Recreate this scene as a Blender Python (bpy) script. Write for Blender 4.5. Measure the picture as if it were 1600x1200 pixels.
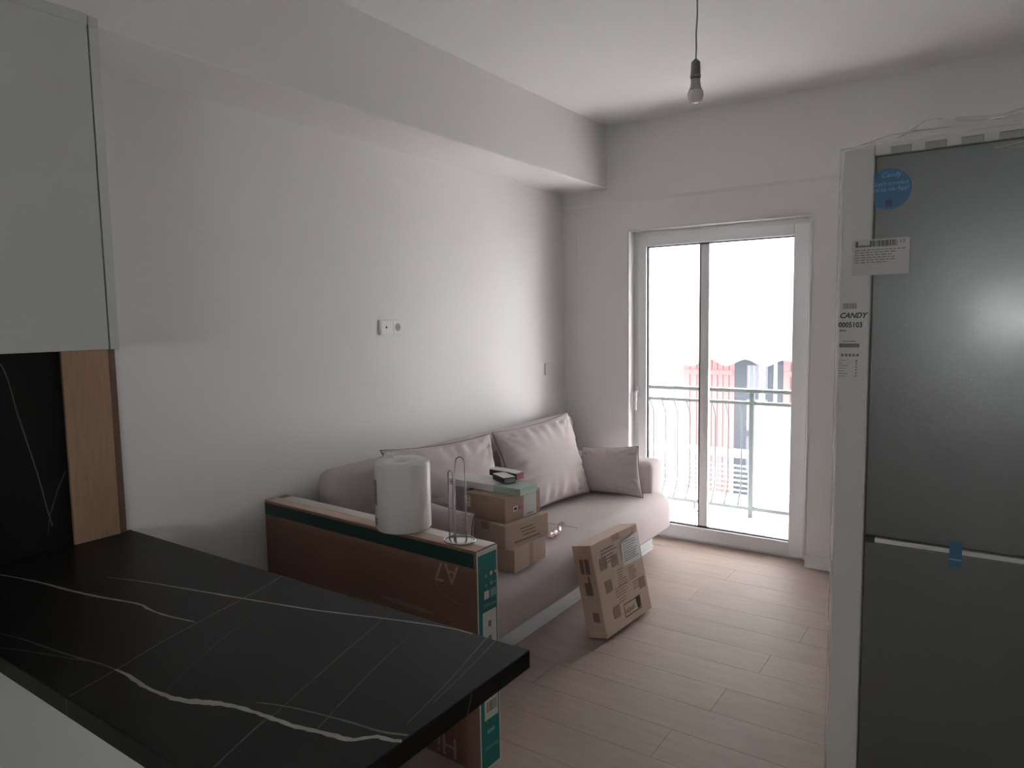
import bpy, bmesh, math, random
from mathutils import Vector, Matrix, noise
from math import pi, sin, cos, radians

for o in list(bpy.data.objects):
    bpy.data.objects.remove(o)
sc = bpy.context.scene
C = sc.collection
R = random.Random(7)

# ------------------------------------------------------------------ camera
cam_d = bpy.data.cameras.new('camera'); cam = bpy.data.objects.new('camera', cam_d); C.objects.link(cam)
F_PX = 1093.8
cam_d.sensor_width = 36; cam_d.lens = F_PX * 36 / 1600; cam_d.clip_start = 0.05; cam_d.clip_end = 200
ya, pt, ro = radians(34.551), radians(-5.293), radians(-0.944)
fw = Vector((-sin(ya) * cos(pt), cos(ya) * cos(pt), sin(pt)))
rt = Vector((cos(ya), sin(ya), 0)); up = rt.cross(fw)
r2 = rt * cos(ro) + up * sin(ro); u2 = -rt * sin(ro) + up * cos(ro)
M = Matrix((r2, u2, -fw)).transposed().to_4x4(); M.translation = Vector((2.519, 0, 1.5))
cam.matrix_world = M
sc.camera = cam

# ------------------------------------------------------------------ light and exposure
world = bpy.data.worlds.new('sky'); sc.world = world; world.use_nodes = True
wb = world.node_tree.nodes['Background']
wb.inputs['Color'].default_value = (0.90, 0.95, 1.0, 1); wb.inputs['Strength'].default_value = 3.3

def add_light(name, kind, loc, energy, color=(1, 1, 1), size=None, size_y=None, rot=None):
    d = bpy.data.lights.new(name, kind); d.energy = energy; d.color = color
    o = bpy.data.objects.new(name, d); C.objects.link(o); o.location = loc
    if rot: o.rotation_euler = rot
    return o, d
# high sun over the street: it strikes the balcony floor and bounces in; an added, unseen slab above shades the door
sun, sd = add_light('sun', 'SUN', (3, 9, 12), 34, (1, 0.95, 0.95))
sun.rotation_euler = Vector((-0.50, 0.45, 0.74)).to_track_quat('Z', 'Y').to_euler()
sd.angle = radians(1.5)
# portal in the balcony door: guides the sky's light, gives none of its own
po, pd = add_light('sky_portal', 'AREA', (1.06, 4.60, 1.04), 1, rot=(radians(-90), 0, 0))
pd.shape = 'RECTANGLE'; pd.size = 1.2; pd.size_y = 2.2; pd.cycles.is_portal = True
sc.view_settings.view_transform = 'Standard'; sc.view_settings.look = 'None'
sc.view_settings.gamma = 1; sc.view_settings.exposure = 1.65
sc.view_settings.use_curve_mapping = False
ADDED_LAMP = 11.0
# added fill light behind the camera, set before an added window
kw, kd = add_light('added_fill_light', 'AREA', (2.59, -2.60, 1.45), 3.1, (0.97, 1.0, 0.98), rot=(radians(90), 0, 0))
kd.shape = 'ELLIPSE'; kd.size = 0.5; kd.size_y = 0.5

# ------------------------------------------------------------------ materials
def nodes_of(m):
    m.use_nodes = True; nt = m.node_tree; return nt, nt.nodes['Principled BSDF']
def mat(name, col, rough=0.6, metal=0.0, bump=0.0, scale=50, var=0.0, vscale=3, stretch=(1, 1, 1), emis=None, es=0, spec=0.5, island=0.0, coat=0):
    m = bpy.data.materials.new(name); nt, b = nodes_of(m); N = nt.nodes; L = nt.links
    b.inputs['Base Color'].default_value = (*col, 1); b.inputs['Roughness'].default_value = rough
    b.inputs['Metallic'].default_value = metal; b.inputs['Specular IOR Level'].default_value = spec
    b.inputs['Coat Weight'].default_value = coat; b.inputs['Coat Roughness'].default_value = 0.13
    if emis: b.inputs['Emission Color'].default_value = (*emis, 1); b.inputs['Emission Strength'].default_value = es
    if bump or var or island:
        tc = N.new('ShaderNodeTexCoord'); mp = N.new('ShaderNodeMapping'); mp.inputs['Scale'].default_value = stretch
        L.new(tc.outputs['Object'], mp.inputs['Vector'])
    if bump:
        n = N.new('ShaderNodeTexNoise'); n.inputs['Scale'].default_value = scale; n.inputs['Detail'].default_value = 5
        L.new(mp.outputs[0], n.inputs['Vector'])
        bp = N.new('ShaderNodeBump'); bp.inputs['Strength'].default_value = bump; bp.inputs['Distance'].default_value = 0.01
        L.new(n.outputs['Fac'], bp.inputs['Height']); L.new(bp.outputs[0], b.inputs['Normal'])
    if var:
        n2 = N.new('ShaderNodeTexNoise'); n2.inputs['Scale'].default_value = vscale; n2.inputs['Detail'].default_value = 6
        L.new(mp.outputs[0], n2.inputs['Vector'])
        mx = N.new('ShaderNodeMix'); mx.data_type = 'RGBA'
        mx.inputs['A'].default_value = (*[c * (1 - var) for c in col], 1)
        mx.inputs['B'].default_value = (*[min(1, c * (1 + var)) for c in col], 1)
        L.new(n2.outputs['Fac'], mx.inputs['Factor']); out = mx.outputs['Result']
        if island:
            oi = N.new('ShaderNodeObjectInfo'); hs = N.new('ShaderNodeHueSaturation')
            mr = N.new('ShaderNodeMapRange'); mr.inputs['To Min'].default_value = 1 - island; mr.inputs['To Max'].default_value = 1 + island
            L.new(oi.outputs['Random'], mr.inputs['Value']); L.new(mr.outputs[0], hs.inputs['Value']); L.new(out, hs.inputs['Color'])
            out = hs.outputs['Color']
        L.new(out, b.inputs['Base Color'])
    return m
PAINT = (0.80, 0.775, 0.775)
m_wall = mat('wall_paint', PAINT, 0.75, bump=0.05, scale=120, var=0.012, vscale=2)
m_ceil = mat('ceiling_paint', (0.80, 0.79, 0.785), 0.8, bump=0.03, scale=100)
m_floor = mat('oak_laminate', (0.365, 0.28, 0.245), 0.6, spec=0.25, bump=0.06, scale=30, var=0.16, vscale=6, stretch=(1, 7, 1), island=0.035)
m_grout = mat('floor_underlay', (0.22, 0.17, 0.15), 0.9)
m_pvc = mat('white_pvc', (0.80, 0.80, 0.81), 0.35)
m_gasket = mat('black_gasket', (0.02, 0.018, 0.02), 0.6)
m_base = mat('baseboard_white', (0.78, 0.77, 0.76), 0.45)
m_cab = mat('cabinet_grey_white', (0.56, 0.575, 0.56), 0.45)
m_cabin = mat('cabinet_edge', (0.60, 0.615, 0.60), 0.45)
m_dark = mat('shadow_gap', (0.03, 0.03, 0.025), 0.8)
m_marble = mat('black_marble_laminate', (0.009, 0.009, 0.008), 0.45, bump=0.02, scale=200, var=0.5, vscale=5, spec=0.22)
m_vein = mat('marble_vein', (0.33, 0.31, 0.28), 0.45, var=0.4, vscale=30)
m_vein2 = mat('marble_vein_faint', (0.10, 0.10, 0.09), 0.45, var=0.5, vscale=25)
m_vein3 = mat('marble_vein_dim', (0.05, 0.055, 0.04), 0.45, var=0.5, vscale=25)
m_oak = mat('oak_panel', (0.38, 0.235, 0.15), 0.5, bump=0.05, scale=40, var=0.22, vscale=12, stretch=(8, 8, 0.8))
m_oakd = mat('oak_panel_dark', (0.17, 0.095, 0.065), 0.5, var=0.2, vscale=12, stretch=(8, 8, 0.8))
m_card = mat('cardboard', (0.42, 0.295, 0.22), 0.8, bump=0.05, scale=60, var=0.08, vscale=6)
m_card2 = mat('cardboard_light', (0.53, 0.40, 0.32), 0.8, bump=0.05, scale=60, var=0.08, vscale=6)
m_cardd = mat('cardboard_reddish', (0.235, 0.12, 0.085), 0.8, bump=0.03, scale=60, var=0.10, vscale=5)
m_ink = mat('brown_ink', (0.09, 0.06, 0.045), 0.8)
m_inkl = mat('faded_ink', (0.27, 0.19, 0.14), 0.8)
m_inkm = mat('mid_brown_ink', (0.19, 0.13, 0.10), 0.8)
m_inkb = mat('black_ink', (0.02, 0.02, 0.02), 0.6)
m_inkg = mat('grey_ink', (0.22, 0.22, 0.21), 0.7)
m_printl = mat('pale_print', (0.42, 0.29, 0.22), 0.8)
m_green = mat('dark_green_band', (0.008, 0.035, 0.028), 0.5)
m_teal = mat('teal_print', (0.01, 0.20, 0.19), 0.45, var=0.06)
m_tealw = mat('teal_pale_print', (0.22, 0.42, 0.42), 0.5)
m_white = mat('white_paper', (0.75, 0.74, 0.72), 0.6)
m_label = mat('label_paper', (0.66, 0.65, 0.62), 0.6)
m_tape = mat('clear_tape', (0.62, 0.57, 0.53), 0.25, var=0.06)
m_tapeb = mat('brown_tape', (0.34, 0.23, 0.16), 0.3)
m_fab = mat('taupe_fabric', (0.55, 0.485, 0.48), 0.95, bump=0.35, scale=420, var=0.07, vscale=5, spec=0.15)
m_fabd = mat('taupe_piping', (0.20, 0.165, 0.165), 0.95, bump=0.3, scale=400, spec=0.15)
m_cush = mat('taupe_cushion_fabric', (0.57, 0.50, 0.495), 0.9, bump=0.25, scale=450, var=0.05, vscale=5, spec=0.15)
m_sofabase = mat('sofa_base_grey', (0.56, 0.60, 0.61), 0.5)
m_chrome = mat('chrome', (0.55, 0.54, 0.53), 0.22, metal=1)
m_rollp = mat('paper_towel', (0.84, 0.80, 0.78), 0.8, bump=0.12, scale=160)
m_tealb = mat('box_sage_green', (0.36, 0.47, 0.40), 0.5)
m_whbox = mat('box_white', (0.68, 0.66, 0.65), 0.5)
m_grbox = mat('box_pale_grey', (0.40, 0.38, 0.38), 0.6)
m_blk = mat('black_gloss_card', (0.008, 0.008, 0.01), 0.35)
m_pink = mat('pink_print', (0.45, 0.10, 0.16), 0.5)
m_steel = mat('fridge_steel', (0.155, 0.168, 0.166), 0.33, metal=0.5, coat=0.3, bump=0.012, scale=60, stretch=(1, 1, 0.02))
m_fbody = mat('fridge_body', (0.45, 0.46, 0.46), 0.5)
m_foam = mat('packing_foam', (0.80, 0.79, 0.765), 0.7, bump=0.12, scale=90)
m_blue = mat('sticker_blue', (0.0, 0.15, 0.36), 0.4)
m_bluet = mat('blue_tape', (0.02, 0.14, 0.28), 0.35)
m_skyp = mat('sticker_pale_print', (0.25, 0.50, 0.65), 0.5)
m_sock = mat('socket_plastic', (0.78, 0.76, 0.75), 0.3)
m_sockd = mat('socket_recess', (0.30, 0.27, 0.26), 0.4)
m_cord = mat('lamp_cord', (0.13, 0.12, 0.12), 0.6)
m_hold = mat('lampholder_grey', (0.22, 0.22, 0.225), 0.5)
m_bulbn = mat('bulb_neck', (0.45, 0.42, 0.38), 0.4)
m_bulb = mat('bulb_opal', (0.70, 0.67, 0.66), 0.12)
m_rail = mat('railing_grey_green', (0.055, 0.07, 0.07), 0.5)
m_balfl = mat('balcony_tile', (0.52, 0.51, 0.50), 0.7)
m_stucco = mat('facade_white', (0.85, 0.82, 0.77), 0.9, var=0.02)
m_outer = mat('outer_wall_brown', (0.22, 0.17, 0.15), 0.9)
m_cream = mat('facade_cream', (0.62, 0.50, 0.42), 0.9)
m_red = mat('shutter_red', (0.50, 0.20, 0.20), 0.6, var=0.05)
m_redd = mat('shutter_groove', (0.32, 0.12, 0.12), 0.7)
m_yel = mat('shutter_overexposed', (0.70, 0.58, 0.42), 0.7)  # yellowish overexposure of the left shutter, put into its colour
m_bdoor = mat('grey_door', (0.06, 0.07, 0.085), 0.5)
m_bglass = mat('dark_glass', (0.16, 0.17, 0.22), 0.15)
m_awn = mat('awning_cream', (0.70, 0.57, 0.47), 0.85)
m_wrail = mat('white_railing', (0.88, 0.87, 0.86), 0.6)
m_asph = mat('street_grey', (0.07, 0.07, 0.07), 0.9)
m_lamp = mat('lamp_glow', (1, 1, 1), 0.5, emis=(0.93, 1.0, 0.95), es=60)
m_foil = mat('foil_wrapper', (0.62, 0.50, 0.50), 0.3, metal=0.6)
def schlick(N, L, f0, power=5.0, top=0.9):
    lw = N.new('ShaderNodeLayerWeight'); lw.inputs['Blend'].default_value = 0.5
    p = N.new('ShaderNodeMath'); p.operation = 'POWER'; p.inputs[1].default_value = power
    m = N.new('ShaderNodeMath'); m.operation = 'MULTIPLY_ADD'; m.inputs[1].default_value = top; m.inputs[2].default_value = f0
    L.new(lw.outputs['Facing'], p.inputs[0]); L.new(p.outputs[0], m.inputs[0])
    return m.outputs[0]
def glass_mat(name, alpha_gloss, tint):
    m = bpy.data.materials.new(name); m.use_nodes = True; nt = m.node_tree; N = nt.nodes; L = nt.links
    N.clear(); o = N.new('ShaderNodeOutputMaterial'); t = N.new('ShaderNodeBsdfTransparent'); g = N.new('ShaderNodeBsdfGlossy')
    t.inputs[0].default_value = (*tint, 1); g.inputs['Roughness'].default_value = 0.02
    mx = N.new('ShaderNodeMixShader')
    L.new(schlick(N, L, alpha_gloss), mx.inputs[0]); L.new(t.outputs[0], mx.inputs[1]); L.new(g.outputs[0], mx.inputs[2]); L.new(mx.outputs[0], o.inputs[0])
    return m
m_glass = glass_mat('door_glass', 0.04, (0.96, 0.97, 0.97))
def film_mat():
    m = bpy.data.materials.new('stretch_film'); m.use_nodes = True; nt = m.node_tree; N = nt.nodes; L = nt.links
    N.clear(); o = N.new('ShaderNodeOutputMaterial'); t = N.new('ShaderNodeBsdfTransparent'); g = N.new('ShaderNodeBsdfGlossy')
    g.inputs['Roughness'].default_value = 0.30; t.inputs[0].default_value = (0.97, 0.97, 0.97, 1)
    d = N.new('ShaderNodeBsdfDiffuse'); d.inputs[0].default_value = (0.75, 0.74, 0.72, 1)
    a = N.new('ShaderNodeMixShader'); b = N.new('ShaderNodeMixShader'); b.inputs[0].default_value = 0.022
    L.new(schlick(N, L, 0.03, 4.0, 0.35), a.inputs[0]); L.new(t.outputs[0], a.inputs[1]); L.new(g.outputs[0], a.inputs[2])
    L.new(a.outputs[0], b.inputs[1]); L.new(d.outputs[0], b.inputs[2]); L.new(b.outputs[0], o.inputs[0])
    return m
m_film = film_mat()
def board_mat():
    m = bpy.data.materials.new('translucent_board'); m.use_nodes = True; nt = m.node_tree; N = nt.nodes; L = nt.links
    N.clear(); o = N.new('ShaderNodeOutputMaterial'); t = N.new('ShaderNodeBsdfTranslucent'); d = N.new('ShaderNodeBsdfDiffuse'); mx = N.new('ShaderNodeMixShader')
    t.inputs[0].default_value = (0.93, 0.92, 0.95, 1); d.inputs[0].default_value = (0.9, 0.9, 0.92, 1); mx.inputs[0].default_value = 0.25
    L.new(t.outputs[0], mx.inputs[1]); L.new(d.outputs[0], mx.inputs[2]); L.new(mx.outputs[0], o.inputs[0])
    return m
m_board = board_mat()

# ------------------------------------------------------------------ helpers
WM = {}
def thing(name, label, cat, loc, rotz=0, group=None):
    o = bpy.data.objects.new(name, None); C.objects.link(o); o.empty_display_size = 0.1
    o.location = loc; o.rotation_euler = (0, 0, rotz); o['label'] = label; o['category'] = cat
    if group: o['group'] = group
    WM[o.name] = Matrix.Translation(Vector(loc)) @ Matrix.Rotation(rotz, 4, 'Z')
    return o
def mk(name, bm, m, parent=None, smooth=False, label=None, cat=None, kind=None, group=None, origin=None, mats=None):
    """link bm (world coordinates) as one mesh object under parent"""
    if parent is not None:
        W = WM[parent.name]
    else:
        if origin is None:
            v0 = [v.co for v in bm.verts]
            origin = ((min(v.x for v in v0) + max(v.x for v in v0)) / 2, (min(v.y for v in v0) + max(v.y for v in v0)) / 2, min(v.z for v in v0))
        W = Matrix.Translation(Vector(origin))
    bmesh.ops.recalc_face_normals(bm, faces=bm.faces)
    bmesh.ops.transform(bm, matrix=W.inverted(), verts=bm.verts)
    me = bpy.data.meshes.new(name); bm.to_mesh(me); bm.free()
    for mm in (mats or [m]): me.materials.append(mm)
    if smooth: me.shade_smooth()
    o = bpy.data.objects.new(name, me); C.objects.link(o)
    if parent is not None: o.parent = parent
    else: o.location = W.translation
    WM[o.name] = W
    if label: o['label'] = label
    if cat: o['category'] = cat
    if kind: o['kind'] = kind
    if group: o['group'] = group
    return o
def nb(): return bmesh.new()
def box(bm, a, b, mi=0):
    x0, y0, z0 = a; x1, y1, z1 = b
    vs = [bm.verts.new(p) for p in ((x0, y0, z0), (x1, y0, z0), (x1, y1, z0), (x0, y1, z0), (x0, y0, z1), (x1, y0, z1), (x1, y1, z1), (x0, y1, z1))]
    fs = [(0, 3, 2, 1), (4, 5, 6, 7), (0, 1, 5, 4), (1, 2, 6, 5), (2, 3, 7, 6), (3, 0, 4, 7)]
    for f in fs: bm.faces.new([vs[i] for i in f]).material_index = mi
    return bm
def bevel(bm, w, seg=2, filt=None):
    es = [e for e in bm.edges if (filt is None or filt(e))]
    bmesh.ops.bevel(bm, geom=es, offset=w, segments=seg, profile=0.5, affect='EDGES', clamp_overlap=True)
    return bm
def bx(a, b, w=0.0, seg=2):
    bm = box(nb(), a, b)
    if w: bevel(bm, w, seg)
    return bm
class Fr:
    """a frame: origin and three unit axes, for turned boxes"""
    def __init__(s, o, e1, e2, e3=(0, 0, 1)):
        s.o = Vector(o); s.a = Vector(e1).normalized(); s.b = Vector(e2).normalized(); s.c = Vector(e3).normalized()
    def p(s, x, y, z): return s.o + s.a * x + s.b * y + s.c * z
    def m(s):
        M = Matrix((s.a, s.b, s.c)).transposed().to_4x4(); M.translation = s.o; return M
    def box(s, a, b, w=0, seg=1):
        bm = bx(a, b, w, seg); bmesh.ops.transform(bm, matrix=s.m(), verts=bm.verts); return bm
def join(*bms):
    out = bms[0]
    for b in bms[1:]:
        me = bpy.data.meshes.new('t'); b.to_mesh(me); out.from_mesh(me); bpy.data.meshes.remove(me); b.free()
    return out
def tube(pts, r, n=8, closed=False, bm=None):
    bm = bm or nb(); pts = [Vector(p) for p in pts]; rings = []; N = len(pts)
    prev = None
    for i, p in enumerate(pts):
        if closed: t = (pts[(i + 1) % N] - pts[i - 1])
        else: t = pts[min(i + 1, N - 1)] - pts[max(i - 1, 0)]
        t.normalize()
        a = prev if prev is not None else (Vector((0, 0, 1)) if abs(t.z) < 0.9 else Vector((1, 0, 0)))
        s = t.cross(a).normalized(); u = s.cross(t).normalized(); prev = u
        rr = r[i] if isinstance(r, (list, tuple)) else r
        rings.append([bm.verts.new(p + s * rr * cos(2 * pi * k / n) + u * rr * sin(2 * pi * k / n)) for k in range(n)])
    for i in range(N if closed else N - 1):
        A = rings[i]; B = rings[(i + 1) % N]
        for k in range(n): bm.faces.new((A[k], A[(k + 1) % n], B[(k + 1) % n], B[k]))
    if not closed:
        bm.faces.new(rings[0][::-1]); bm.faces.new(rings[-1])
    return bm
def lathe(prof, c, n=40, bm=None):
    bm = bm or nb(); rings = []
    for r, z in prof:
        if r < 1e-6: rings.append([bm.verts.new((c[0], c[1], c[2] + z))])
        else: rings.append([bm.verts.new((c[0] + r * cos(2 * pi * k / n), c[1] + r * sin(2 * pi * k / n), c[2] + z)) for k in range(n)])
    for A, B in zip(rings, rings[1:]):
        for k in range(n):
            k2 = (k + 1) % n
            if len(A) == 1 and len(B) == 1: continue
            if len(A) == 1: bm.faces.new((A[0], B[k], B[k2]))
            elif len(B) == 1: bm.faces.new((A[k], A[k2], B[0]))
            else: bm.faces.new((A[k], A[k2], B[k2], B[k]))
    return bm
def text(name, s, size, fr, m, parent, align='LEFT', font_shear=0, ext=0.0002, sx=1.0, bold=0.0):
    """flat lettering in frame fr: fr.a runs along the line, fr.b is up the letters, fr.c faces the reader"""
    cu = bpy.data.curves.new('t', 'FONT'); cu.body = s; cu.size = size; cu.extrude = ext; cu.align_x = align; cu.shear = font_shear
    cu.resolution_u = 3; cu.offset = bold * size
    ob = bpy.data.objects.new('t', cu); C.objects.link(ob)
    bpy.context.view_layer.update()
    dg = bpy.context.evaluated_depsgraph_get()
    me = bpy.data.meshes.new_from_object(ob.evaluated_get(dg))
    bm = nb(); bm.from_mesh(me); bpy.data.objects.remove(ob); bpy.data.curves.remove(cu); bpy.data.meshes.remove(me)
    bmesh.ops.transform(bm, matrix=Matrix.Diagonal((sx, 1, 1, 1)), verts=bm.verts)
    bmesh.ops.transform(bm, matrix=fr.m(), verts=bm.verts)
    return mk(name, bm, m, parent)
def struct(name, bm, m, parent=None, **k):
    return mk(name, bm, m, parent, kind=None if parent else 'structure', **k)
def ribbon(pts, ws, fr, bm=None, jit=0.12, sub=4, lift=0.0004):
    """flat strip of varying width through 2-D points of frame fr"""
    bm = bm or nb(); P = []; W = []
    for _ in range(2 if len(pts) > 2 else 0):            # round the corners of the line
        q, v = [pts[0]], [ws[0]]
        for i in range(len(pts) - 1):
            for t in (.25, .75):
                q.append((pts[i][0] * (1 - t) + pts[i + 1][0] * t, pts[i][1] * (1 - t) + pts[i + 1][1] * t)); v.append(ws[i] * (1 - t) + ws[i + 1] * t)
        pts, ws = q + [pts[-1]], v + [ws[-1]]; sub = 1
    for i in range(len(pts) - 1):
        for k in range(sub):
            t = k / sub
            P.append((pts[i][0] * (1 - t) + pts[i + 1][0] * t, pts[i][1] * (1 - t) + pts[i + 1][1] * t)); W.append(ws[i] * (1 - t) + ws[i + 1] * t)
    P.append(pts[-1]); W.append(ws[-1]); rows = []
    n = len(P)
    for i, (x, y) in enumerate(P):
        a = P[max(0, i - 1)]; b = P[min(n - 1, i + 1)]
        d = Vector((b[0] - a[0], b[1] - a[1])); d.normalize(); q = Vector((-d.y, d.x))
        w = W[i] * (1 + R.uniform(-jit, jit) * 2) / 2; off = W[i] * R.uniform(-jit, jit)
        if i in (0, n - 1): w *= 0.4
        c = Vector((x, y)) + q * off
        rows.append([bm.verts.new(fr.p(c.x + q.x * w, c.y + q.y * w, lift)), bm.verts.new(fr.p(c.x - q.x * w, c.y - q.y * w, lift))])
    for A, B in zip(rows, rows[1:]): bm.faces.new((A[0], A[1], B[1], B[0]))
    return bm

# ------------------------------------------------------------------ room shell
D = 4.33; XR = 2.96; YN = -2.7; H = 2.757; BZ = 2.357; BW = 0.3455
FY = 4.44                                     # face of the door frame
WT = 4.60                                     # outer face of the back wall
struct('wall_left', bx((-0.2, YN - 0.2, -0.1), (0, WT, H + 0.2)), m_wall)
struct('wall_right', bx((XR, YN - 0.2, -0.1), (XR + 0.2, WT, H + 0.2)), m_wall)
struct('wall_near', bx((0, YN - 0.2, -0.1), (XR, YN, H + 0.2)), m_wall)
OX0, OX1, OZ = 0.492, 1.637, 2.069            # door opening
wb_ = join(bx((0, D, -0.1), (OX0, WT, H + 0.2)), bx((OX1, D, -0.1), (XR, WT, H + 0.2)), bx((OX0, D, OZ), (OX1, WT, H + 0.2)))
struct('wall_back', wb_, m_wall)
w1 = struct('added_window', join(bx((2.24, YN, 1.04), (2.30, YN + .05, 1.86)), bx((2.88, YN, 1.04), (2.94, YN + .05, 1.86)), bx((2.30, YN, 1.04), (2.88, YN + .05, 1.10)), bx((2.30, YN, 1.80), (2.88, YN + .05, 1.86))), m_pvc)  # unseen window, added to go with the fill light
mk('pane', bx((2.30, YN + .01, 1.10), (2.88, YN + .02, 1.80)), m_pvc, w1)
struct('ceiling', bx((0, YN, H), (XR, D, H + 0.2)), m_ceil)
struct('trim_1', bevel(bx((0, YN, BZ), (BW, D, H)), 0.006, 2, lambda e: all(v.co.x > 0.1 and v.co.z < BZ + 0.01 for v in e.verts)), m_wall)   # beam along the left wall
bm = nb(); pr_ = [(D, H), (D - 0.018, H), (D - 0.018, 2.27), (D, 2.25)]
for x in (BW, XR): pass
A = [bm.verts.new((0.0, y, z)) for y, z in pr_]; B = [bm.verts.new((XR, y, z)) for y, z in pr_]
bm.faces.new(A); bm.faces.new(B[::-1])
for i in range(4): bm.faces.new((A[i], A[(i + 1) % 4], B[(i + 1) % 4], B[i]))
struct('trim_2', bm, m_wall)                  # shallow ring beam over the balcony door
# slim casing line of the blocked-up panel beside the door
struct('trim_3', join(bx((0.093, D - 0.004, 0.07), (0.101, D, 2.10)), bx((0.093, D - 0.004, 2.094), (0.46, D, 2.10))), m_wall)
# plaster corner beads round the opening
bead = tube([(OX0, D + 0.002, 0.0), (OX0, D + 0.002, OZ)], 0.007, 8)
bead = tube([(OX1, D + 0.002, 0.07), (OX1, D + 0.002, OZ)], 0.007, 8, bm=bead)
bead = tube([(OX0, D + 0.002, OZ), (OX1, D + 0.002, OZ)], 0.007, 8, bm=bead)
struct('trim_4', bead, m_wall, smooth=True)
struct('baseboard_back', bevel(bx((OX1 + 0.004, D - 0.016, 0), (XR, D, 0.073)), 0.004, 2, lambda e: all(v.co.z > 0.05 for v in e.verts)), m_base)
struct('baseboard_right', bevel(bx((XR - 0.016, YN, 0), (XR, D - 0.02, 0.073)), 0.004, 2, lambda e: all(v.co.z > 0.05 for v in e.verts)), m_base)

# floor: laminate planks laid across the room
floor = struct('floor', bx((0, YN, -0.12), (XR, FY + 0.06, -0.006)), m_grout)
pw, pl = 0.193, 1.285
y = YN; row = 0
while y < FY + 0.03:
    y1 = min(y + pw, FY + 0.05); off = (row * 0.47) % 1 * pl; x = -off
    while x < XR:
        a, b = max(x, 0.0), min(x + pl, XR)
        if b - a > 0.03:
            g = 0.0003
            mk('plank', bevel(bx((a + g, y + g, -0.006), (b - g, y1 - g, 0)), 0.0009, 1, lambda e: all(v.co.z > -0.001 for v in e.verts)), m_floor, floor)
        x += pl
    y += pw; row += 1

# ------------------------------------------------------------------ balcony door
door = struct('door_1', bx((OX0, FY, 0.0), (OX0 + 0.045, FY + 0.07, OZ)), m_pvc)
for nm, a, b in (('frame_post', (OX1 - 0.045, FY, 0), (OX1, FY + 0.07, OZ)), ('frame_head', (OX0 + 0.045, FY, OZ - 0.05), (OX1 - 0.045, FY + 0.07, OZ)),
                 ('threshold', (OX0 + 0.045, FY, -0.004), (OX1 - 0.045, FY + 0.07, 0.022))):
    mk(nm, bx(a, b, 0.003), m_pvc, door)
SX0, SX1, SZ0, SZ1 = OX0 + 0.030, OX1 - 0.030, 0.012, OZ - 0.030     # sash
GX0, GX1, GZ0, GZ1 = 0.578, 1.520, 0.100, 1.968                        # visible glass
sash = mk('sash_stile', bx((SX0, FY - 0.012, SZ0), (GX0, FY + 0.05, SZ1), 0.004), m_pvc, door)
mk('sash_stile', bx((GX1, FY - 0.012, SZ0), (SX1, FY + 0.05, SZ1), 0.004), m_pvc, door)
mk('sash_rail', bx((GX0, FY - 0.012, SZ0), (GX1, FY + 0.05, GZ0), 0.004), m_pvc, door)
mk('sash_rail', bx((GX0, FY - 0.012, GZ1), (GX1, FY + 0.05, SZ1), 0.004), m_pvc, door)
g = 0.007
mk('gasket', join(bx((GX0, FY + 0.006, GZ0), (GX0 + g, FY + 0.03, GZ1)), bx((GX1 - g * .6, FY + 0.006, GZ0), (GX1, FY + 0.03, GZ1)),
                  bx((GX0, FY + 0.006, GZ0), (GX1, FY + 0.03, GZ0 + g)), bx((GX0, FY + 0.006, GZ1 - g), (GX1, FY + 0.03, GZ1))), m_gasket, door)
MX0, MX1 = 0.942, 1.000
mk('mullion', bx((MX0, FY + 0.016, GZ0 + g), (MX1, FY + 0.05, GZ1 - g), 0.006), m_pvc, door)
mk('mullion_gasket', bx((MX0 - 0.005, FY + 0.014, GZ0 + g), (MX0 + 0.001, FY + 0.045, GZ1 - g)), m_rail, door)
for a, b in ((GX0, MX0), (MX1, GX1)):
    mk('pane', bx((a + .002, FY + 0.024, GZ0 + .002), (b - .002, FY + 0.028, GZ1 - .002)), m_glass, door)
hx = 0.520
hd = mk('handle', join(bx((hx - .013, FY - 0.022, 0.955), (hx + .013, FY - 0.012, 1.025), 0.004),
        tube([(hx, FY - .02, .99), (hx, FY - .05, .99), (hx + .002, FY - .055, .985), (hx + .002, FY - .056, .93), (hx + .001, FY - .052, .868)], [.008, .008, .009, .008, .007], 10)), m_pvc, door, smooth=True)

# ------------------------------------------------------------------ balcony
bf = struct('floor_balcony', bx((-0.9, WT, -0.22), (2.32, 5.46, -0.03)), m_balfl)
for i in range(9):
    for j in range(3):
        a = -0.88 + i * 0.37; c = WT + 0.02 + j * 0.275
        mk('tile', bx((a, c, -0.03), (min(a + 0.366, 2.31), c + 0.271, -0.022), 0.001, 1), m_balfl, bf)
struct('wall_outside', join(bx((-2.5, WT - 0.02, -3), (-0.2, WT, 6)), bx((XR + 0.2, WT - 0.02, -3), (5, WT, 6)), bx((-0.2, WT - 0.02, H + 0.2), (XR + 0.2, WT, 6)), bx((-2.5, WT - 0.2, -3), (5, WT, -0.22))), m_outer)
RY = 5.27
struct('ceiling_sun_block', bx((-4.5, WT, H + 0.02), (2.44, 6.25, H + 0.2)), m_stucco)  # unseen slab, added and sized to keep sun off the room floor
struct('wall_sun_bounce', bx((2.32, WT, -0.22), (2.44, 5.60, H + 0.02)), m_stucco)  # unseen side wall, added to bounce sun onto the left wall
rl = thing('balcony_railing', 'grey-green metal balcony railing with bowed bars and a white privacy board', 'railing', (1.06, RY, -0.022))
mk('handrail', bx((-0.85, RY - 0.02, 0.925), (2.31, RY + 0.03, 0.955), 0.006), m_rail, rl)
mk('upper_rail', bx((-0.85, RY - 0.01, 0.835), (2.31, RY + 0.02, 0.860), 0.003), m_rail, rl)
mk('lower_rail', bx((-0.85, RY - 0.01, 0.035), (2.31, RY + 0.02, 0.060), 0.003), m_rail, rl)
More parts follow.
